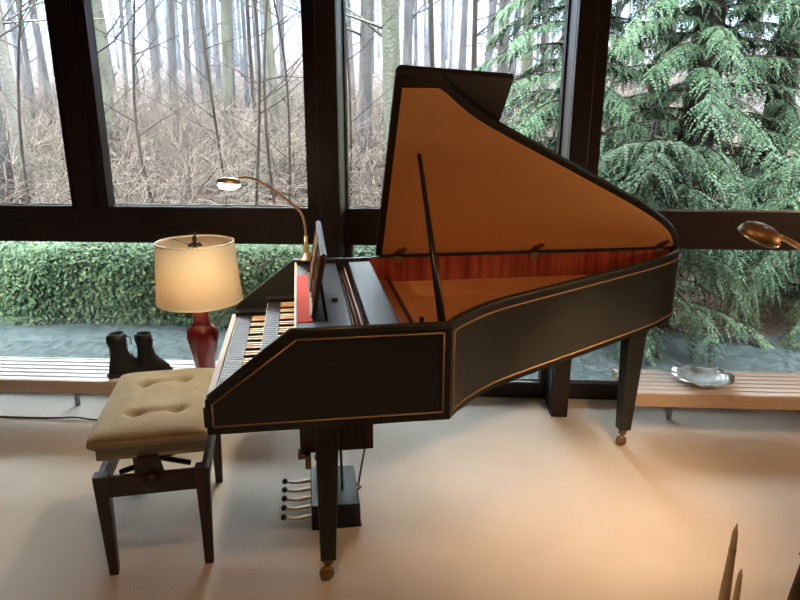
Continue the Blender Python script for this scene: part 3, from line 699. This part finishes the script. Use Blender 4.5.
# conifers on the right
def spray(mb, o, d, L_, wid, droop):
    # flat fern-like hanging twig with leaflets on both sides
    d = d.normalized(); side = d.cross(Vector((0, 0, 1)))
    side = side.normalized() if side.length > .1 else Vector((1, 0, 0))
    side = (side + Vector((0, 0, rng.gauss(0, .35)))).normalized()
    n = 7; q = o.copy(); st_ = L_ / n
    for k in range(n):
        d = (d + Vector((rng.gauss(0, .12), rng.gauss(0, .12), -droop))).normalized(); q2 = q + d * st_
        w = wid * (1 - .75 * k / n) * (.8 + .4 * rng.random())
        for sg in (-1, 1):
            tip = q + side * sg * w + d * w * .9 + Vector((0, 0, -.25 * w + rng.gauss(0, .006)))
            mb.add([q, q + d * st_ * .75, tip], [(0, 1, 2)])
        q = q2
    mb.add([q - side * .006, q + side * .006, q + d * st_ * 1.6], [(0, 1, 2)])
def conifer(x, y, H, R0, label, rtr, nb, zlo=.2, sc=1.0, xmin=-99, dens=1.0, nsp=21):
    t = thing('conifer', label, 'tree', (x, y, gz(x, y) - .05), 0)
    MB().tube([(0, 0, 0), (.05, 0, H * .35), (-.04, .03, H * .7), (0, 0, H)], [rtr * 1.25, rtr, rtr * .6, .02], 12).build('trunk', 'barkdark' if rtr < .2 else 'barkmoss', t)
    bm = MB(); fm_ = MB()
    for b in range(nb):
        z = zlo + (H * .93 - zlo) * (b + rng.random()) / nb; a = b * 2.399 + rng.gauss(0, .2)
        L_ = R0 * (1 - z / H) ** .7 * (.75 + .4 * rng.random()) + .25
        d = Vector((math.cos(a), math.sin(a), .18)); q = Vector((0, 0, z)); pts = [q.copy()]
        for k in range(6):
            d = (d.normalized() + Vector((0, 0, -.10 - .015 * k))); q = q + d.normalized() * L_ / 6; pts.append(q.copy())
        bm.tube(pts, [.02 * sc, .016 * sc, .012 * sc, .009 * sc, .007, .005, .003], 5, cap=False)
        for k in range(1, 7):
            for s_ in range(int(nsp)):
                f = rng.random(); o_ = pts[k - 1].lerp(pts[k], f); out = (pts[k] - pts[k - 1]).normalized(); sd = out.cross(Vector((0, 0, 1))).normalized()
                if rng.random() > dens: continue
                dr = (out * (.5 + .5 * rng.random()) + sd * rng.choice((-1, 1)) * (.4 + .7 * rng.random()) + Vector((0, 0, rng.gauss(-.1, .15))))
                spray(fm_, o_, dr, (.12 + .17 * rng.random()) * sc, .034 * sc, .13)
    bm.build('branches', 'barkdark', t); fm_.build('foliage', 'needle', t, kind='stuff')
conifer(2.80, 7.45, 6.0, 2.1, 'big conifer with thick trunk and drooping boughs filling the right window', .17, 92, zlo=.4)
conifer(3.9, 8.0, 6.5, 2.2, 'conifer behind the big one, at the right edge of the photo', .14, 66, zlo=.3)
conifer(1.55, 7.8, 4.6, 1.5, 'slimmer conifer reaching into the middle window beside the right column', .09, 60, zlo=.3)
conifer(1.7, 5.3, 1.7, 1.0, 'low young conifer outside the lower right window', .03, 40, zlo=.1, nsp=17)
conifer(3.2, 5.5, 1.6, 1.0, 'low young conifer outside at the lower right edge', .03, 40, zlo=.1, nsp=17)
conifer(.85, 5.9, 1.5, .8, 'low young conifer outside beside the right column, behind the harpsichord', .03, 30, zlo=.1, nsp=16)

conifer(3.1, 9.8, 6.5, 2.3, 'conifer further back, seen through the gap between the trunks of the nearer ones', .12, 44, zlo=.3, nsp=14)
conifer(5.6, 9.6, 6.5, 2.3, 'conifer furthest right, mostly hidden behind nearer boughs', .12, 40, zlo=.3, nsp=14)
# mist: thin haze between the far trees
m = bpy.data.materials.new('mist'); m.use_nodes = True; nt = m.node_tree; nt.nodes.clear()
o = nt.nodes.new('ShaderNodeOutputMaterial'); vsn = nt.nodes.new('ShaderNodeVolumeScatter'); vsn.inputs['Color'].default_value = (.027, .034, .047, 1); vsn.inputs['Density'].default_value = .05
nt.links.new(vsn.outputs[0], o.inputs['Volume']); M['mist'] = m
MB().box(-60, 60, 13, 78, -3, 13).build('mist', 'mist', kind='stuff', label='pale bluish mist hanging between the far trees', cat='mist')

# ------------------------------------------------------------------ light
w = bpy.data.worlds.new('sky'); scn.world = w; w.use_nodes = True; nt = w.node_tree; bg = nt.nodes['Background']
tc = nt.nodes.new('ShaderNodeTexCoord'); sp = nt.nodes.new('ShaderNodeSeparateXYZ'); nt.links.new(tc.outputs['Generated'], sp.inputs[0])
rp = nt.nodes.new('ShaderNodeValToRGB'); rp.color_ramp.elements[0].position = .06; rp.color_ramp.elements[0].color = (.009, .0115, .0155, 1)
rp.color_ramp.elements[1].position = .96; rp.color_ramp.elements[1].color = (.93, .98, 1.0, 1)
e_ = rp.color_ramp.elements.new(.20); e_.color = (.025, .029, .034, 1)
e_ = rp.color_ramp.elements.new(.38); e_.color = (.36, .40, .45, 1)
e_ = rp.color_ramp.elements.new(.58); e_.color = (.93, .97, 1.0, 1)
nt.links.new(sp.outputs['Z'], rp.inputs['Fac']); nt.links.new(rp.outputs['Color'], bg.inputs['Color']); bg.inputs['Strength'].default_value = 42.0
def light(name, typ, loc, energy, col, aim=None, size=.1, spot=None, blend=.5):
    l = bpy.data.lights.new(name, typ); l.energy = energy; l.color = col
    if typ == 'SPOT': l.spot_size = math.radians(spot); l.spot_blend = blend; l.shadow_soft_size = size
    elif typ == 'AREA': l.shape = 'DISK'; l.size = size
    else: l.shadow_soft_size = size
    ob = bpy.data.objects.new(name, l); C.objects.link(ob); ob.location = loc
    if aim is not None: ob.rotation_euler = (Vector(aim) - Vector(loc)).to_track_quat('-Z', 'Y').to_euler()
    return ob
WARM = (1, .52, .25)
light('ceiling_downlight', 'SPOT', (-.25, .85, 2.9), 52, WARM, (-.3, 2.0, 0), .06, 110, .9)
light('ceiling_downlight', 'SPOT', (1.5, .6, 2.9), 20, WARM, (1.3, 1.9, 0), .06, 110, .9)
light('reading_lamp_light', 'SPOT', hx + dirv * .02, 62, (1, .62, .33), hx + dirv, .03, 84, 1.0)
light('lid_fill_light', 'POINT', (2.95, 2.15, 1.45), 38, (1, .60, .32), None, .12)  # added warm fill without a lamp body, brightens lid, veneer and bentside
light('desk_lamp_light', 'SPOT', h2w(.328 - .302, 1.005 - .115, .966 + .368 - .045), 16, (1, .78, .5), h2w(-.05, .75, 0), .02, 150, .5)
light('table_lamp_light', 'POINT', (-1.215, 3.22, .251 + .50), 4, (1, .74, .48), None, .04)

scn.view_settings.view_transform = 'Standard'; scn.view_settings.look = 'None'; scn.view_settings.gamma = 1; scn.view_settings.exposure = .25
scn.view_settings.use_curve_mapping = False
